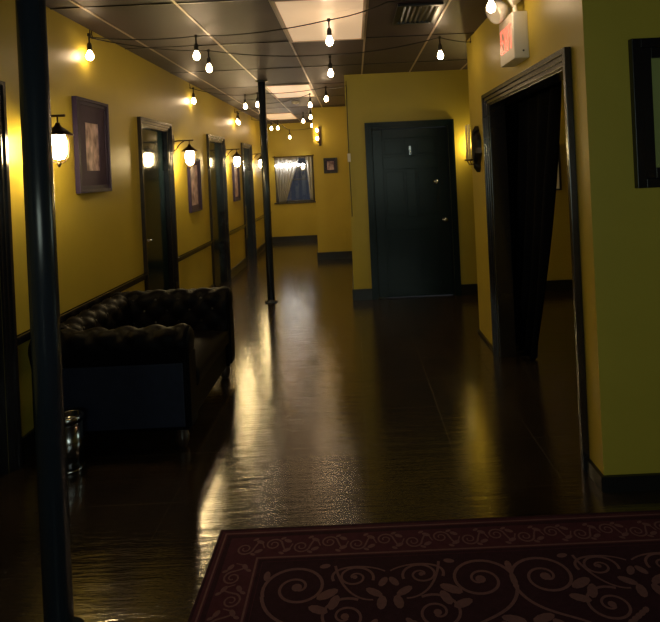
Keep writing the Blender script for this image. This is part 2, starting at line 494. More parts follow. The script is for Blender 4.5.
bm = NB()
drape(bm, 6, WZ1 - .01, WZ0 - .02, 72, 16, .032, lambda v: WX0 + .02 + .06 * v * v, lambda v: WX0 + .56 - .33 * v ** 1.3 - .03 * math.sin(v * PI), 'x', Y_END - .085)
tag(obj('window_curtain', bm, M['sheer']), 'white curtain swept to the left side of the far window', 'curtain', 'curtains of the far window')
bm = NB()
drape(bm, 2, WZ1 - .01, WZ0 + .03, 24, 12, .018, lambda v: WX1 - .17 + .07 * v, lambda v: WX1 - .03, 'x', Y_END - .085)
tag(obj('window_curtain', bm, M['sheer']), 'narrow white curtain hanging at the right side of the far window', 'curtain', 'curtains of the far window')
t = thing('curtain_rod', 'thin dark curtain rod across the top of the far window', 'curtain rod', (WX0, Y_END, WZ1))
bm = NB(); tube(bm, [(-.03, -.082, .01), (w + .03, -.082, .01)], .009, 10)
rod = obj('rod', bm, M['bronze'], t)
for x in (0.0, w):
    bm = NB(); tube(bm, [(x, 0, .02), (x, -.082, .01)], .006, 8); lathe(bm, [(0, -.004), (.018, -.004), (.018, .0), (0, .0)], 12, (x, 0, .02), 'y')
    obj('bracket', bm, M['bronze'], t)
# small lights over the curtain
t = thing('curtain_light_string', 'short string of bright white bulbs across the curtained far window', 'string lights', (WX0, Y_END - .13, 1.76))
bm = NB(); pts = [(-.02, .03, .02)] + [(.05 + .1 * k, -.005, -.008 * math.sin(k)) for k in range(7)] + [(.70, .0, .03)]
tube(bm, pts, .004, 6); obj('cord', bm, M['blackrubber'], t)
bm = NB(); lathe(bm, [(0, -.055), (.014, -.05), (.022, -.032), (.016, -.012), (.008, -.002), (0, 0)], 10)
fb = mesh('bulb', bm, M['fairy'])
for k in range(7): obj('bulb', fb, None, t, (.05 + .1 * k, -.005, -.008 * math.sin(k)))

# ------------------------------------------------------------------ wall sconces on the left wall
def make_sconce():
    t = thing('wall_lantern', '', 'wall lamp')
    bm = NB(); box(bm, 0, .012, -.028, .028, 1.80, 1.99)
    lathe(bm, [(0, .0), (.04, 0), (.036, .018), (0, .022)], 16, (0, 0, 1.945), 'x')
    lathe(bm, [(0, -.02), (.008, -.018), (.014, 0), (.0, .02)], 10, (.006, 0, 2.005))
    obj('back_plate', bm, M['bronze'], t, bevel=.002)
    bm = NB(); tube(bm, [(.012, 0, 1.945), (.06, 0, 1.95), (.19, 0, 1.95), (.225, 0, 1.95)], .008, 8)
    tube(bm, [(.01, 0, 1.84), (.04, 0, 1.86), (.065, 0, 1.90), (.09, 0, 1.925), (.125, 0, 1.945)], .006, 8)
    tube(bm, [(.18, 0, 1.95), (.18, 0, 1.905)], .005, 8)
    obj('arm', bm, M['bronze'], t)
    L = (.18, 0, 0)
    bm = NB()
    lathe(bm, [(0, 1.912), (.012, 1.908), (.016, 1.895), (.022, 1.885), (.055, 1.862), (.084, 1.838), (.084, 1.832), (.05, 1.834), (0, 1.836)], 24, L)
    obj('lantern_cap', bm, M['bronze'], t)
    bm = NB()
    lathe(bm, [(0, 1.834), (.036, 1.832), (.046, 1.80), (.047, 1.76), (.041, 1.72), (.026, 1.692), (0, 1.686)], 20, L)
    obj('lamp_glass', bm, M['lantern'], t)
    bm = NB()
    for k in range(4):
        a = PI / 4 + k * PI / 2
        c, s = math.cos(a), math.sin(a)
        tube(bm, [(.18 + r * c, r * s, z) for r, z in ((.058, 1.834), (.060, 1.76), (.052, 1.708), (.034, 1.676), (.006, 1.664))], .0032, 6)
    lathe(bm, [(.0, 1.664), (.012, 1.662), (.008, 1.648), (0, 1.640)], 10, L)
    n = 24
    tube(bm, [(.18 + .0605 * math.cos(2 * PI * k / n), .0605 * math.sin(2 * PI * k / n), 1.765) for k in range(n + 1)], .003, 6, False)
    obj('cage', bm, M['bronze'], t)
    return t
sc0 = make_sconce()
SC = [(3.34, 'lit bronze wall lantern on the left wall just behind the near pole'),
      (6.02, 'lit bronze wall lantern just right of the door beyond the sofa'),
      (8.46, 'lit bronze wall lantern just right of the second door beyond the sofa'),
      (10.68, 'lit bronze wall lantern on the left wall farthest from the viewer, by the far pole')]
for i, (y, lab) in enumerate(SC):
    s = sc0 if i == 0 else copy_tree(sc0)
    s.location = (XL, y, 0); s['label'] = lab; s['group'] = 'wall lanterns on the left wall'

# ------------------------------------------------------------------ pictures
def picture(name, label, loc, wid, hei, win, frame_w, rotz, mats, depth=.035, group=None, glassy=True):
    """local: width along x, hangs on y=0, faces -y; loc = bottom-left corner on the wall"""
    t = thing(name, label, 'picture', loc, rotz, group)
    bm = NB()
    f = frame_w
    for (o0, o1, d) in ((0, .45, depth), (.45, 1, depth * .72)):
        a, b = o0 * f, o1 * f
        box(bm, a, b, -d, 0, a, hei - a); box(bm, wid - b, wid - a, -d, 0, a, hei - a)
        box(bm, b, wid - b, -d, 0, a, b); box(bm, b, wid - b, -d, 0, hei - b, hei - a)
    obj('picture_frame', bm, mats[0], t, bevel=.003)
    x0, x1, z0, z1 = win
    bm = NB()
    box(bm, f, x0, -.018, -.002, f, hei - f); box(bm, x1, wid - f, -.018, -.002, f, hei - f)
    box(bm, x0, x1, -.018, -.002, f, z0); box(bm, x0, x1, -.018, -.002, z1, hei - f)
    if x0 > f: obj('mat_board', bm, mats[1], t)
    else: bm.free()
    bm = NB(); box(bm, x0, x1, -.012, -.002, z0, z1)
    obj('print', bm, mats[2], t)
    return t
# on the left wall: faces +x, so rotate +90 deg (local x -> +y, local -y -> +x)
picture('framed_picture', 'large plum framed picture with wide mat on the left wall above the sofa', (XL, 3.88, 1.47), .51, .68, (.145, .36, .16, .51), .05, PI / 2, (M['plum'], M['mat'], M['print']), group='pictures on the left wall')
picture('framed_picture', 'narrow framed picture below the lantern between the first and second doors past the sofa', (XL, 6.50, 1.14), .46, .64, (.08, .38, .08, .56), .04, PI / 2, (M['plum'], M['mat'], M['print']), group='pictures on the left wall')
picture('framed_picture', 'narrow framed picture on the left wall just before the farthest door', (XL, 8.90, 1.14), .42, .62, (.07, .35, .07, .55), .04, PI / 2, (M['plum'], M['mat'], M['print']), group='pictures on the left wall')
picture('framed_picture', 'small square dark framed picture on the narrow far wall', (-.52, Y_PART, 1.52), .24, .27, (.06, .18, .06, .21), .035, 0, (M['black'], M['plum'], M['print']))
picture('framed_picture', 'thin framed picture in the room beyond the right opening, beside the dark curtain', (2.10, Y_DOOR, 1.20), .36, .56, (.05, .31, .05, .51), .02, 0, (M['black'], M['white'], M['print']))

# black-framed picture on the near right wall
picture('framed_picture', 'wide black framed picture with plain olive ground on the near right wall', (1.305, Y_NEAR, 1.40), .62, .69, (.092, .528, .092, .598), .092, 0, (M['black'], M['olive'], M['olive']))

# ------------------------------------------------------------------ string lights
socket_bm = NB()
lathe(socket_bm, [(0, .0), (.006, 0), (.006, -.055), (.013, -.062), (.017, -.075), (.018, -.108), (.015, -.116), (0, -.116)], 12)
lathe(socket_bm, [(0, .012), (.012, .010), (.013, -.010), (0, -.012)], 10)
SOCK = mesh('socket', socket_bm, M['blackrubber'])
bb = NB()
lathe(bb, [(0, -.203), (.012, -.201), (.024, -.192), (.031, -.176), (.031, -.160), (.024, -.140), (.016, -.124), (.013, -.114), (0, -.114)], 14)
bmesh.ops.transform(bb, matrix=Matrix.Translation((0, 0, -.114)) @ Matrix.Scale(.84, 4) @ Matrix.Translation((0, 0, .114)), verts=bb.verts[:])
BULB = mesh('bulb', bb, M['bulb'])
BULB_SOFT = BULB.copy(); BULB_SOFT.materials[0] = M['bulbfar']
def string(label, pts, bulbs, group='string lights under the ceiling', sag=.03, drop=None, bulb=None):
    o0 = Vector(pts[0])
    t = thing('light_string', label, 'string lights', o0, 0, group)
    path = []
    for a, b in zip(pts, pts[1:]):
        a, b = Vector(a), Vector(b)
        for k in range(8):
            s = k / 8
            p = a.lerp(b, s); p.z -= sag * 4 * s * (1 - s) * min(1, (b - a).length)
            path.append(p - o0)
    path.append(Vector(pts[-1]) - o0)
    bm = NB(); tube(bm, path, .0045, 6)
    c = obj('cord', bm, M['blackrubber'], t)
    for (p, dz) in bulbs:
        s = obj('socket', SOCK, None, t, Vector(p) - o0 + Vector((0, 0, dz)))
        obj('bulb', bulb or BULB, None, s)
    for p in (pts[0], pts[-1]):
        bm = NB()
        p = Vector(p) - o0
        tube(bm, [p + Vector((0, 0, .055)), p + Vector((0, 0, .03)), p + Vector((.0, .012, .01)), p + Vector((0, 0, -.006)), p + Vector((0, -.012, .006))], .004, 6)
        obj('hook', bm, M['bronze'], t)
    if drop:
        bm = NB(); tube(bm, [Vector(p) - o0 for p in drop], .005, 6); d = obj('power_cord', bm, M['blackrubber'], t)
        q = Vector(drop[2]) - o0
        bm = NB(); box(bm, q.x - .018, q.x + .018, q.y - .014, q.y + .014, q.z - .05, q.z + .05)
        obj('inline_plug', bm, M['white'], d, bevel=.005)
    return t
A = [(-1.915, 4.17, 2.625), (-1.19, 4.40, 2.655), (-.13, 4.07, 2.645), (.28, 3.75, 2.66), (.87, 3.36, 2.64), (1.085, 3.19, 2.62)]
string('nearest string of warm bulbs, crossing from left wall to the exit sign', A, [((-1.88, 4.08, 2.62), 0), (A[1], 0), (A[2], 0), (A[4], 0)])
B = [(-1.915, 4.20, 2.625), (-1.22, 4.90, 2.65), (-.17, 5.20, 2.63), (.79, 4.80, 2.65), (1.085, 4.95, 2.63)]
string('second string of warm bulbs, ending at the far corner of the right wall', B, [(B[1], 0), (B[2], -.02), (B[3], 0)])
C = [(-1.915, 6.72, 2.625), (-1.43, 7.62, 2.64), (-1.24, 7.50, 2.64), (-.31, 7.25, 2.64), (-.04, 6.665, 2.56)]
string('third string of warm bulbs, ending at the corner left of the panelled door', C, [((-1.885, 6.75, 2.625), 0), (C[1], 0), (C[2], 0), (C[3], 0)],
       drop=[(-.04, 6.665, 2.56), (-.045, 6.662, 2.1), (-.045, 6.660, 1.70), (-.042, 6.664, 1.3), (-.04, 6.66, 1.0)])
D = [(-1.915, 9.25, 2.60), (-1.30, 8.70, 2.65), (-.56, 7.80, 2.64), (-.67, 9.3, 2.62), (-.85, 9.95, 2.62), (-.78, 11.1, 2.63), (-.75, 12.2, 2.60)]
string('fourth string of warm bulbs, running away along the corridor to the end wall', D, [((-1.87, 9.22, 2.60), 0), ((-1.84, 9.17, 2.60), -.03), (D[2], 0), (D[3], 0), (D[4], 0), (D[5], 0), ((-.76, 11.8, 2.615), -.04)], bulb=BULB_SOFT)
E = [(-1.915, 10.8, 2.62), (-1.69, 10.95, 2.60), (-1.565, 10.95, 2.60), (-1.44, 10.95, 2.60), (-1.33, 12.0, 2.48), (-.76, 12.62, 2.58)]
string('farthest string of warm bulbs, drooping in front of the end wall', E, [(E[1], 0), (E[2], 0), (E[3], 0), (E[4], 0)], bulb=BULB_SOFT)

# two-bulb fixture on the edge of the narrow far wall
t = thing('wall_light', 'small dark two-bulb wall light on the edge of the narrow far wall', 'wall lamp', (-.60, Y_PART, 2.05))
bm = NB(); box(bm, .01, .055, -.02, 0, -.04, .30); obj('back_plate', bm, M['bronze'], t, bevel=.004)
for z in (.06, .20):
    bm = NB(); tube(bm, [(.03, -.02, z - .03), (.005, -.05, z - .04), (-.01, -.06, z - .02)], .007, 8)
    lathe(bm, [(0, -.02), (.018, -.018), (.018, .0), (0, .0)], 12, (-.01, -.06, z - .003))
    a = obj('arm', bm, M['bronze'], t)
    bm = NB(); lathe(bm, [(0, 0), (.014, .002), (.026, .03), (.02, .055), (0, .07)], 12, (-.01, -.06, z))
    obj('bulb', bm, M['bulbfar'], a)

# ------------------------------------------------------------------ ceiling fixtures
def troffer(label, x0, y0, yl=1.19, w=.59):
    t = thing('ceiling_light_panel', label, 'ceiling light', (x0 + .01, y0, H - .007), 0, 'cream ceiling light panels')
    f = .022
    bm = NB(); box(bm, 0, f, 0, yl, -.008, .006); box(bm, w - f, w, 0, yl, -.008, .006); box(bm, f, w - f, 0, f, -.008, .006); box(bm, f, w - f, yl - f, yl, -.008, .006)
    obj('fixture_frame', bm, M['diffuser_frame'], t, bevel=.002)
    bm = NB(); box(bm, f, w - f, f, yl - f, -.003, .004); obj('diffuser', bm, M['diffuser'], t)
troffer('large cream ceiling panel nearest the viewer, above the first bulb string', BX[2], 3.665, w=.63)
troffer('cream ceiling panel in the middle of the corridor beside the far pole', BX[1], 7.18)
troffer('cream ceiling panel farthest along the corridor, behind the far pole', BX[0] + .02, 10.46)

t = thing('ceiling_vent', 'black slatted air vent in the ceiling left of the exit sign', 'air vent', (.36, 3.90, H - .006))
bm = NB(); w, l = .32, .50; f = .03
box(bm, 0, f, 0, l, -.014, .004); box(bm, w - f, w, 0, l, -.014, .004); box(bm, f, w - f, 0, f, -.014, .004); box(bm, f, w - f, l - f, l, -.014, .004)
box(bm, f, w - f, f, l - f, .0, .004)
obj('vent_frame', bm, M['vent'], t, bevel=.002)
for k in range(7):
    bm = NB(); x = f + .02 + k * .036
    loft(bm, [[(x, y, -.002), (x + .003, y, -.002), (x + .017, y, -.013), (x + .014, y, -.013)] for y in (f, l - f)], smooth=False)
    obj('slat', bm, M['ventblade'] if k < 3 else M['vent'], t)
t = thing('smoke_detector', 'small round white smoke detector on the ceiling beyond the middle light panel', 'smoke detector', (-.87, 8.95, H))
bm = NB(); lathe(bm, [(0, 0), (.062, 0), (.062, -.014), (.050, -.030), (0, -.034)], 24); obj('housing', bm, M['white'], t)
bm = NB(); lathe(bm, [(0, -.030), (.016, -.032), (.014, -.042), (0, -.044)], 16); obj('sensor_cap', bm, M['diffuser_frame'], t)

# ------------------------------------------------------------------ exit sign with emergency lamp heads
t = thing('exit_sign', 'white exit sign box with lit red letters and lamp heads above the right opening', 'exit sign', (XR, 3.40, 2.18))
bm = NB(); box(bm, -.092, 0, 0, .32, 0, .285)
hs = obj('housing', bm, M['white'], t, bevel=.008)
bm = NB(); lathe(bm, [(0, 0), (.006, 0), (.006, -.003), (0, -.003)], 12, (-.035, 0, .045), 'y')
obj('test_button', bm, M['black'], hs)
# letters, as bars on the corridor face: sign reads left-to-right for someone facing the wall (local +y is their left)
bm = NB()
def bar(y0, z0, y1, z1, wd=.017):
    d = Vector((0, y1 - y0, z1 - z0)); n = Vector((0, -d.z, d.y)).normalized() * wd / 2
    a, b = Vector((0, y0, z0)), Vector((0, y1, z1))
    q = [a + n, b + n, b - n, a - n]
    loft(bm, [[Vector((-.0935, p.y, p.z)) for p in q], [Vector((-.0905, p.y, p.z)) for p in q]], smooth=False)
zb, zt = .075, .225
for (ys, ch) in ((.275, 'E'), (.200, 'X'), (.128, 'I'), (.092, 'T')):
    if ch == 'E':
        bar(ys, zb, ys, zt)
        for z in (zb + .008, (zb + zt) / 2, zt - .008): bar(ys, z, ys - .05, z)
    if ch == 'X': bar(ys, zb, ys - .055, zt); bar(ys, zt, ys - .055, zb)
    if ch == 'I': bar(ys, zb, ys, zt)
    if ch == 'T': bar(ys - .03, zb, ys - .03, zt); bar(ys, zt - .008, ys - .06, zt - .008)
obj('exit_lettering', bm, M['exitred'], t)
for k, (y, yaw, hx, hz) in enumerate(((.05, -20, -.07, .41), (.20, 15, -.125, .345))):
    bm = NB(); lathe(bm, [(0, 0), (.016, 0), (.013, .03), (.013, .075), (0, .075)], 12, (-.06, y, .285))
    nk = obj('lamp_neck', bm, M['white'], t)
    bm = NB()
    lathe(bm, [(0, .05), (.030, .045), (.052, .02), (.060, -.02), (.057, -.035), (.05, -.030), (0, -.030)], 20)
    rot = Matrix.Rotation(R(yaw), 4, 'Z') @ Matrix.Rotation(R(62), 4, 'Y')
    bmesh.ops.transform(bm, matrix=Matrix.Translation((hx, y, hz)) @ rot @ Matrix.Scale(1.25, 4), verts=bm.verts[:])
    obj('lamp_head', bm, M['white'], t)

# ------------------------------------------------------------------ candle sconce on the right partition and its twin round the corner
def candle_sconce(label, loc, rotz, ch, lit):
    """local: wall is x=0, faces -x"""
    t = thing('candle_sconce', label, 'wall lamp', loc, rotz, 'candle sconces')
    # shield-shaped back plate
    out = [(0, .30), (.022, .27), (.018, .25), (.045, .22), (.058, .17), (.052, .11), (.060, .06), (.040, .01), (.018, -.03), (.022, -.06), (0, -.10)]
    ring = out + [(-y, z) for y, z in out[-2:0:-1]]
    bm = NB(); loft(bm, [[(0, y * 1.5, z) for y, z in ring], [(-.030, y * 1.4, z) for y, z in ring], [(-.055, y * .9, .09 + (z - .09) * .8) for y, z in ring]], smooth=False)
    obj('back_plate', bm, M['black'], t)
    for sy in (-1, 1):
        bm = NB(); tube(bm, [(-.02, 0, .02), (-.05, .02 * sy, -.03), (-.085, .045 * sy, -.03), (-.095, .055 * sy, .0)], .006, 8)
        lathe(bm, [(0, 0), (.022, .002), (.030, .014), (.026, .016), (.012, .012), (0, .012)], 14, (-.095, .055 * sy, 0))
        a = obj('arm', bm, M['bronze'], t)
        bm = NB(); lathe(bm, [(0, .012), (.011, .012), (.009, ch), (.004, ch + .006), (0, ch + .006)], 14, (-.095, .055 * sy, 0))
        c = obj('candle', bm, M['candle'], a)
        if lit:
            bm = NB(); lathe(bm, [(0, ch + .006), (.006, ch + .008), (.016, ch + .03), (.012, ch + .055), (0, ch + .085)], 10, (-.095, .055 * sy, 0))
            obj('candle_bulb', bm, M['candleflame'], c)
    return t
candle_sconce('dark shield sconce with two pale candles on the right wall before the opening', (XR, 4.86, 1.58), 0, .31, False)
candle_sconce('lit candle sconce on the middle wall round the far corner of the right wall', (1.50, Y_DOOR, 1.56), PI / 2, .18, True)

# ------------------------------------------------------------------ dark curtain in the opening
bm = NB()
drape(bm, 6, 2.16, .015, 90, 24, .035, lambda v: 5.05, lambda v: 3.52 + .78 * v ** 1.15, 'y', 1.33)
t = tag(obj('door_curtain', bm, M['drape']), 'black full-length curtain drawn to the left inside the right opening', 'curtain')
t = thing('curtain_rod', 'dark rod carrying the black curtain inside the right opening', 'curtain rod', (1.33, 2.80, 2.18))
bm = NB(); tube(bm, [(0, 0, 0), (0, 2.32, 0)], .012, 10); obj('rod', bm, M['bronze'], t)
for y in (.05, 2.27):
    bm = NB(); tube(bm, [(0, y, 0), (-.10, y, .01)], .008, 8); obj('bracket', bm, M['bronze'], t)

# ------------------------------------------------------------------ poles
def pole(label, x, y, r):
    t = thing('support_pole', label, 'pole', (x, y, 0), 0, 'round support poles')
    bm = NB(); lathe(bm, [(0, 0), (r, 0), (r, H - .008), (0, H - .008)], 32)
    for f in bm.faces:
        if len(f.verts) == 3: f.smooth = False
    sh = obj('shaft', bm, M['pole'], t)
    bm = NB(); lathe(bm, [(r, .0), (r + .035, 0), (r + .035, .012), (r + .008, .018), (r, .03)], 32); obj('base_collar', bm, M['pole'], t)
    bm = NB(); lathe(bm, [(r, H - .03), (r + .008, H - .02), (r + .03, H - .014), (r + .03, H - .008), (r, H - .008)], 32); obj('top_collar', bm, M['pole'], t)
pole('dark round steel pole standing nearest the viewer at the left', -1.068, 1.90, .0455)
pole('dark round steel pole standing in mid corridor beyond the sofa', -1.065, 6.78, .045)

# ------------------------------------------------------------------ chesterfield sofa
SX0, SX1, SY0, SY1 = -1.885, -.985, 3.15, 4.38
t = thing('tufted_sofa', 'black tufted chesterfield sofa with rolled arms against the left wall', 'sofa', (SX0, SY0, 0))
SW, SL = SX1 - SX0, SY1 - SY0          # depth along x, length along y
def tuft(s, u, pw, ph):
    a, b = s / pw, u / ph
    v = abs(math.sin(PI * (a + b) * .5)) * abs(math.sin(PI * (a - b) * .5))
    return v ** .5
def roll(length, mapf, name, parent, mat, capmats=True, h=.60, rr=.09):
    """profile across (a: + is the seat side) x up, swept along s"""
    prof = []
    NI = 14
    for k in range(NI + 1): prof.append((0., .30 + (h - .30) * k / NI, 1.))
    NA = 16
    for k in range(1, NA + 1):
        an = R(205) * k / NA
        prof.append((-rr + rr * math.cos(an), h + rr * math.sin(an), 1. if an < R(150) else max(0., 1 - (an - R(150)) / R(55))))
    prof += [(-.155, .50, 0), (-.157, .30, 0), (-.157, .12, 0), (0., .12, 0)]
    # arc length
    L = [0]
    for p, q in zip(prof, prof[1:]): L.append(L[-1] + math.hypot(q[0] - p[0], q[1] - p[1]))
    n = max(16, int(length / .016))
    rings, btn = [], []
    npf = len(prof)
    for i in range(n + 1):
        s = length * i / n
        ring = []
        for k, (a, z, wgt) in enumerate(prof):
            p0, p1 = prof[k - 1] if k else prof[0], prof[min(k + 1, npf - 1)]
            tx, tz = p1[0] - p0[0], p1[1] - p0[1]
            l = math.hypot(tx, tz) or 1
            nx, nz = tz / l, -tx / l
            edge = min(1, min(s, length - s) / .03)
            d = (.026 * tuft(L[k], s, .085, .085) - .012) * wgt * edge
            ring.append(mapf(a + nx * d, s, z + nz * d))
        rings.append(ring)
    bm = NB(); loft(bm, rings)
    o = obj(name, bm, mat, parent)
    # tuft buttons at the valley crossings
    bm = NB(); lathe(bm, [(0, -.004), (.011, -.002), (.010, .004), (0, .007)], 10)
    me = mesh('button', bm, M['button'])
    pos = []
    i = 1
    while i * .085 < length - .03:
        j = 1
        while j * .085 < L[NI + 10]:
            if (i + j) % 2 == 0:
                Lj = j * .085
                k = max(q for q in range(npf) if L[q] <= Lj)
                f = (Lj - L[k]) / (L[k + 1] - L[k])
                a = prof[k][0] + (prof[k + 1][0] - prof[k][0]) * f
                z = prof[k][1] + (prof[k + 1][1] - prof[k][1]) * f
                tx, tz = prof[k + 1][0] - prof[k][0], prof[k + 1][1] - prof[k][1]
                l = math.hypot(tx, tz)
                pos.append((a, i * .085, z, tz / l, -tx / l))
            j += 1
        i += 1
    for (a, s, z, nx, nz) in pos:
        P = Vector(mapf(a - nx * .010, s, z - nz * .010)); Q = Vector(mapf(a + nx, s, z + nz)) - Vector(mapf(a, s, z))
        b = obj('tuft_button', me, None, o, P)
        b.rotation_euler = Q.to_track_quat('Z', 'Y').to_euler()
    # round piped scroll on the front end
    return o
AT = .158
# near arm: seat side is +y; far arm: seat side is -y; backrest: seat side is +x
na = roll(SW - .02, lambda a, s, z: (s + .01, AT + .02 + a, z), 'armrest', t, M['leather'])
fa = roll(SW - .02, lambda a, s, z: (s + .01, SL - AT - .02 - a, z), 'armrest', t, M['leather'])
roll(SL - 2 * AT - .05, lambda a, s, z: (.17 + a, AT + .025 + s, z), 'backrest', t, M['leather'])
# navy outer panels of the arms
for y0 in (.012, SL - .024):
    bm = NB(); box(bm, .03, SW - .03, y0, y0 + .012, .14, .50)
    p = obj('side_panel', bm, M['bluecloth'], t, bevel=.004); p['label'] = 'navy side panel'
# scroll fronts
for yc, sg in ((AT + .02 - .09, 1), (SL - AT - .02 + .09, -1)):
    bm = NB(); lathe(bm, [(0, .02), (.05, .018), (.078, .010), (.085, 0), (0, 0)], 24, (SW - .012, yc, .60), 'x')
    box(bm, SW - .012, SW + .002, yc - .055, yc + .07 if sg > 0 else yc + .055, .13, .54)
    obj('arm_front', bm, M['leather'], t)
bm = NB(); box(bm, .02, SW - .03, AT + .03, SL - AT - .03, .12, .30); obj('seat_base', bm, M['leather'], t, bevel=.01)
bm = NB()
n = 12
rings = []
x0, x1, y0, y1 = .19, SW - .005, AT + .04, SL - AT - .04
for i in range(n + 1):
    y = y0 + (y1 - y0) * i / n
    e = math.sin(PI * i / n) ** .4 if 0 < i < n else 0
    pr = []
    m = 14
    for k in range(m + 1):
        x = x0 + (x1 - x0) * k / m
        c = math.sin(PI * k / m) ** .4 if 0 < k < m else 0
        pr.append((x, y, .39 + .065 * e * c))
    for k in range(m, -1, -1):
        pr.append((x0 + (x1 - x0) * k / m, y, .302))
    rings.append(pr)
loft(bm, rings)
obj('seat_cushion', bm, M['leather'], t)
for x, y in ((.07, .08), (.07, SL - .08), (SW - .07, .08), (SW - .07, SL - .08)):
    bm = NB(); lathe(bm, [(0, 0), (.024, 0), (.036, .03), (.040, .06), (.030, .10), (.032, .121), (0, .121)], 16, (x, y, 0))
    obj('leg', bm, M['darkwood'], t)

# ------------------------------------------------------------------ small chrome bin
t = thing('waste_bin', 'small round chrome bin on the floor behind the near pole', 'waste bin', (-1.60, 3.03, 0))
bm = NB(); r = .066
lathe(bm, [(0, .004), (r, .004), (r, .262), (0, .262)], 32)
lathe(bm, [(r + .002, 0), (r + .004, .0), (r + .004, .016), (r + .001, .018)], 32)
obj('body', bm, M['chrome'], t)
bm = NB(); lathe(bm, [(r, .262), (r + .006, .262), (r + .007, .288), (r + .002, .294), (r - .012, .292), (r - .012, .268), (0, .268)], 32)
obj('rim', bm, M['chrome'], t)

# ------------------------------------------------------------------ rug with woven scrolls
RX0, RX1, RY0, RY1, RT = -.645, 2.05, -.9, 2.43, .010
bm = NB()
box(bm, 0, RX1 - RX0, 0, RY1 - RY0, 0, RT)
def sheet(x0, x1, y0, y1, z, mi):
    f = bm.faces.new([bm.verts.new(p) for p in ((x0, y0, z), (x1, y0, z), (x1, y1, z), (x0, y1, z))]); f.material_index = mi
RW, RL = RX1 - RX0, RY1 - RY0
BW = .215
sheet(BW, RW - BW, BW, RL - BW, RT + .0004, 1)                      # darker field
for (a, b) in ((.028, .036),):
    pass
def frame_line(a, b, mi, z):
    sheet(a, RW - a, a, b, z, mi); sheet(a, RW - a, RL - b, RL - a, z, mi)
    sheet(a, b, b, RL - b, z, mi); sheet(RW - b, RW - a, b, RL - b, z, mi)
frame_line(.0, .012, 1, RT + .0004)
frame_line(.026, .033, 2, RT + .0006)
frame_line(.040, .060, 1, RT + .0004)
frame_line(BW - .030, BW - .022, 2, RT + .0006)
frame_line(BW - .016, BW - .002, 1, RT + .0004)
ZC = [0]
def ribbon(pts, w0, w1=None, z=RT + .0010, mi=2):
    ZC[0] += 1; z += .000012 * (ZC[0] % 40)
    w1 = w0 if w1 is None else w1
    n = len(pts)
    L, Rr = [], []
    for i, p in enumerate(pts):
        a, b = pts[max(i - 1, 0)], pts[min(i + 1, n - 1)]
        dx, dy = b[0] - a[0], b[1] - a[1]; l = math.hypot(dx, dy) or 1
        s = i / (n - 1); w = (w0 + (w1 - w0) * s) * .41
        L.append(bm.verts.new((p[0] - dy / l * w, p[1] + dx / l * w, z))); Rr.append(bm.verts.new((p[0] + dy / l * w, p[1] - dx / l * w, z)))
    for i in range(n - 1):
        bm.faces.new([L[i], Rr[i], Rr[i + 1], L[i + 1]]).material_index = mi
def spiral(cx, cy, r0, a0, turns, flip=1, w=.015, rend=.12, xs=1.0):
    n = int(26 * turns) + 8
    ribbon([(cx + xs * r0 * (1 - (1 - rend) * i / n) * math.cos(a0 + flip * 2 * PI * turns * i / n) , cy + r0 * (1 - (1 - rend) * i / n) * math.sin(a0 + flip * 2 * PI * turns * i / n)) for i in range(n + 1)], w, w * .7)
    blob(cx, cy, r0 * .17)
def blob(cx, cy, r, sx=1., rot=0., mi=2, n=10):
    ZC[0] += 1; zz = RT + .0016 + .000012 * (ZC[0] % 40)
    c, s = math.cos(rot), math.sin(rot)
    vs = []
    for i in range(n):
        a = 2 * PI * i / n
        x, y = r * sx * math.cos(a), r * math.sin(a)
        vs.append(bm.verts.new((cx + x * c - y * s, cy + x * s + y * c, zz)))
    bm.faces.new(vs).material_index = mi
def bez(p0, p1, p2, p3, n=16):
    return [tuple((1 - t) ** 3 * a + 3 * (1 - t) ** 2 * t * b + 3 * (1 - t) * t * t * c + t ** 3 * d for a, b, c, d in zip(p0, p1, p2, p3)) for t in [i / n for i in range(n + 1)]]
def motif(px, py, m):
    """one large scroll module, mirrored when m=-1; origin at its outer edge, y inwards = -"""
    def X(x): return px + m * x
    f = m
    a0 = R(90)
    # big C-scroll curling in on itself
    def sp(cx, cy, r, a, turns, flip, w=.014, xs=1.):
        aa = a if m > 0 else PI - a
        spiral(X(cx), py + cy, r, aa, turns, flip * m, w, .14, xs)
    sp(.12, -.125, .115, R(200), 1.75, -1, .016, 1.12)
    sp(.335, -.085, .060, R(-20), 1.6, 1, .013, 1.2)
    sp(.30, -.27, .085, R(60), 1.7, 1, .014, 1.1)
    ribbon([(X(x), py + y) for x, y in bez((-.005, -.16), (.02, -.30), (.16, -.30), (.22, -.36))], .016, .010)
    ribbon([(X(x), py + y) for x, y in bez((.255, -.10), (.22, -.02), (.38, -.01), (.45, -.06))], .014, .008)
    ribbon([(X(x), py + y) for x, y in bez((.26, -.02), (.28, -.13), (.33, -.20), (.40, -.20))], .013, .008)
    # acanthus leaves
    for (cx, cy, r, sx, ro) in ((.235, -.165, .020, 2.2, .5), (.26, -.205, .018, 2.0, 1.2), (.205, -.235, .018, 2.1, -.4), (.405, -.165, .016, 2.2, -.6), (.43, -.215, .018, 1.8, 1.4),
                                (.05, -.315, .018, 2.3, .3), (.10, -.345, .016, 2.1, -.8), (.22, -.02, .012, 1.8, .2), (.44, -.115, .014, 1.9, 1.0), (.0, -.06, .013, 2.0, 1.57)):
        blob(X(cx), py + cy, r, sx, ro if m > 0 else PI - ro)
    for k in range(5): blob(X(.40 - .018 * k), py - .30 - .012 * k, .010, 1.6, (.8 if m > 0 else PI - .8))
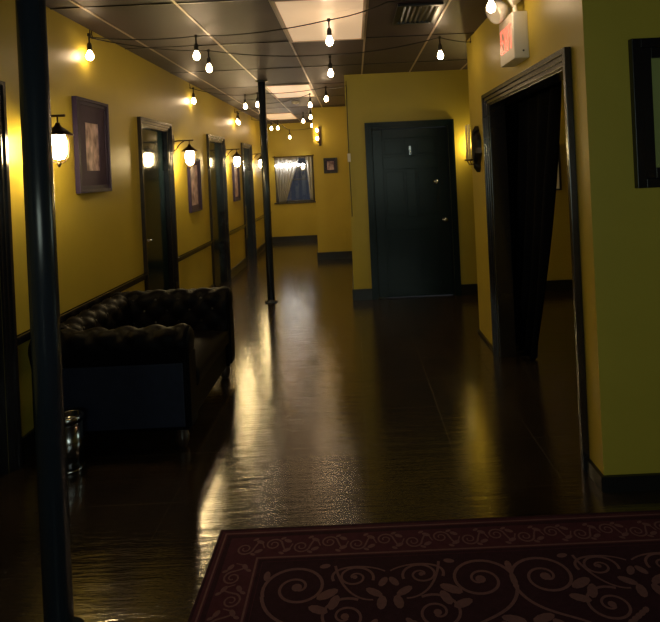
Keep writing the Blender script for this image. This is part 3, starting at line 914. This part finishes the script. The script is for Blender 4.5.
# four rows of scrolls inwards, repeated across
PX = .46
for row in range(5):
    y = RL - BW - .02 - row * .43
    nn = int((RW - 2 * BW) / PX)
    for k in range(nn):
        m = 1 if (k + row) % 2 == 0 else -1
        x = BW + .03 + (k + (0 if m > 0 else 1)) * PX
        if x < RW - BW + .02 and y - .40 > BW * .5: motif(x, y, m)
# small border vine
def vine(ax, n, c0, step):
    for k in range(n):
        s = c0 + k * step
        d = .122 + .0 * k
        up = 1 if k % 2 == 0 else -1
        def P(along, across):
            return (along, RL - across) if ax == 'top' else (across, along) if ax == 'left' else (RW - across, along) if ax == 'right' else (along, across)
        pts = [P(s + .036 * (1 - .8 * q / 22) * math.cos(q / 22 * 3.2 * PI), d + up * .010 + up * .036 * (1 - .8 * q / 22) * math.sin(q / 22 * 3.2 * PI)) for q in range(23)]
        ribbon(pts, .010, .006)
        ribbon([P(s + .036 + (step - .072) * q / 8, d + up * (.010 - .04 * math.sin(PI * q / 8))) for q in range(9)], .009, .006)
        for e in (-1, 1):
            x, y = P(s + .5 * step, d + e * .028); blob(x, y, .010, 1.8, .5 * e + (0 if ax in ('top', 'bottom') else 1.57))
            x, y = P(s + .32 * step, d + e * .045); blob(x, y, .007, 1.8, -.5 * e)
vine('top', 22, .13, .115); vine('left', 26, .16, .115); vine('right', 26, .16, .115); vine('bottom', 22, .13, .115)
rug = obj('area_rug', bm, [M['rug'], M['rugdark'], M['rugline']], None, (RX0, RY0, .0), fix=False)
tag(rug, 'maroon area rug woven with rose scrolls on the floor nearest the viewer', 'rug')

# ------------------------------------------------------------------ unseen windows added to let the fill lights in
t = thing('fill_window_back', 'wide unseen window added behind the viewer to let fill light in', 'window', (-.6, Y_BACK, .9), kind='structure')
bm = NB(); w, h, fw = 2.2, 1.3, .06
box(bm, 0, fw, -.1, .02, 0, h); box(bm, w - fw, w, -.1, .02, 0, h); box(bm, fw, w - fw, -.1, .02, 0, fw); box(bm, fw, w - fw, -.1, .02, h - fw, h); box(bm, w / 2 - .025, w / 2 + .025, -.08, .0, fw, h - fw)
obj('window_frame', bm, M['winframe'], t, bevel=.004)
bm = NB(); box(bm, fw, w / 2 - .025, -.045, -.04, fw, h - fw); obj('pane', bm, M['pane'], t)
bm = NB(); box(bm, w / 2 + .025, w - fw, -.045, -.04, fw, h - fw); obj('pane', bm, M['pane'], t)

t = thing('fill_window_side', 'unseen window added in the room beyond the right opening for fill light', 'window', (X_FAR, 3.6, .9), kind='structure')  # added only to brighten the room beyond the opening
bm = NB(); w, h, fw = 1.2, 1.2, .05
box(bm, -.02, .1, 0, fw, 0, h); box(bm, -.02, .1, w - fw, w, 0, h); box(bm, -.02, .1, fw, w - fw, 0, fw); box(bm, -.02, .1, fw, w - fw, h - fw, h)
obj('window_frame', bm, M['winframe'], t, bevel=.004)
bm = NB(); box(bm, .04, .046, fw, w - fw, fw, h - fw); obj('pane', bm, M['pane'], t)

# ------------------------------------------------------------------ light
wd = bpy.data.worlds.new('dusk_sky'); S.world = wd
wd.use_nodes = True
bg = wd.node_tree.nodes['Background']
bg.inputs['Color'].default_value = (.85, .90, 1.0, 1); bg.inputs['Strength'].default_value = .055
def area(name, loc, rot, sx, sy, e, col):
    d = bpy.data.lights.new(name, 'AREA'); d.shape = 'RECTANGLE'; d.size = sx; d.size_y = sy; d.energy = e; d.color = col
    o = bpy.data.objects.new(name, d); COL.objects.link(o); o.location = loc; o.rotation_euler = rot
    return o
# added fill light, shining in through the added window behind the viewer
area('back_fill_light', (.5, Y_BACK - .3, 1.6), (R(90), 0, 0), 2.2, 1.4, 64, (.90, 1., .70))

area('side_fill_light', (X_FAR + .3, 4.2, 1.5), (R(90), 0, R(90)), 1.3, 1.3, 26, (.86, 1., .66))  # added fill light for the wall seen past the curtain

# ------------------------------------------------------------------ camera
cd = bpy.data.cameras.new('camera'); cam = bpy.data.objects.new('camera', cd); COL.objects.link(cam)
F = 560.
cd.sensor_fit = 'HORIZONTAL'; cd.sensor_width = 36; cd.lens = F / 660 * 36
cd.shift_x = -23.5 / 660; cd.shift_y = -140 / 660
cd.clip_start = .05
cam.matrix_world = Matrix.Translation((0, 0, CAM_H)) @ Matrix.Rotation(R(90), 4, 'X') @ Matrix.Rotation(R(-2.63), 4, 'Z')
S.camera = cam

S.view_settings.view_transform = 'Standard'; S.view_settings.look = 'None'
S.view_settings.gamma = 1; S.view_settings.use_curve_mapping = False
S.view_settings.exposure = 0
S.cycles.use_denoising = True
S.cycles.max_bounces = 8
S.cycles.sample_clamp_indirect = 6
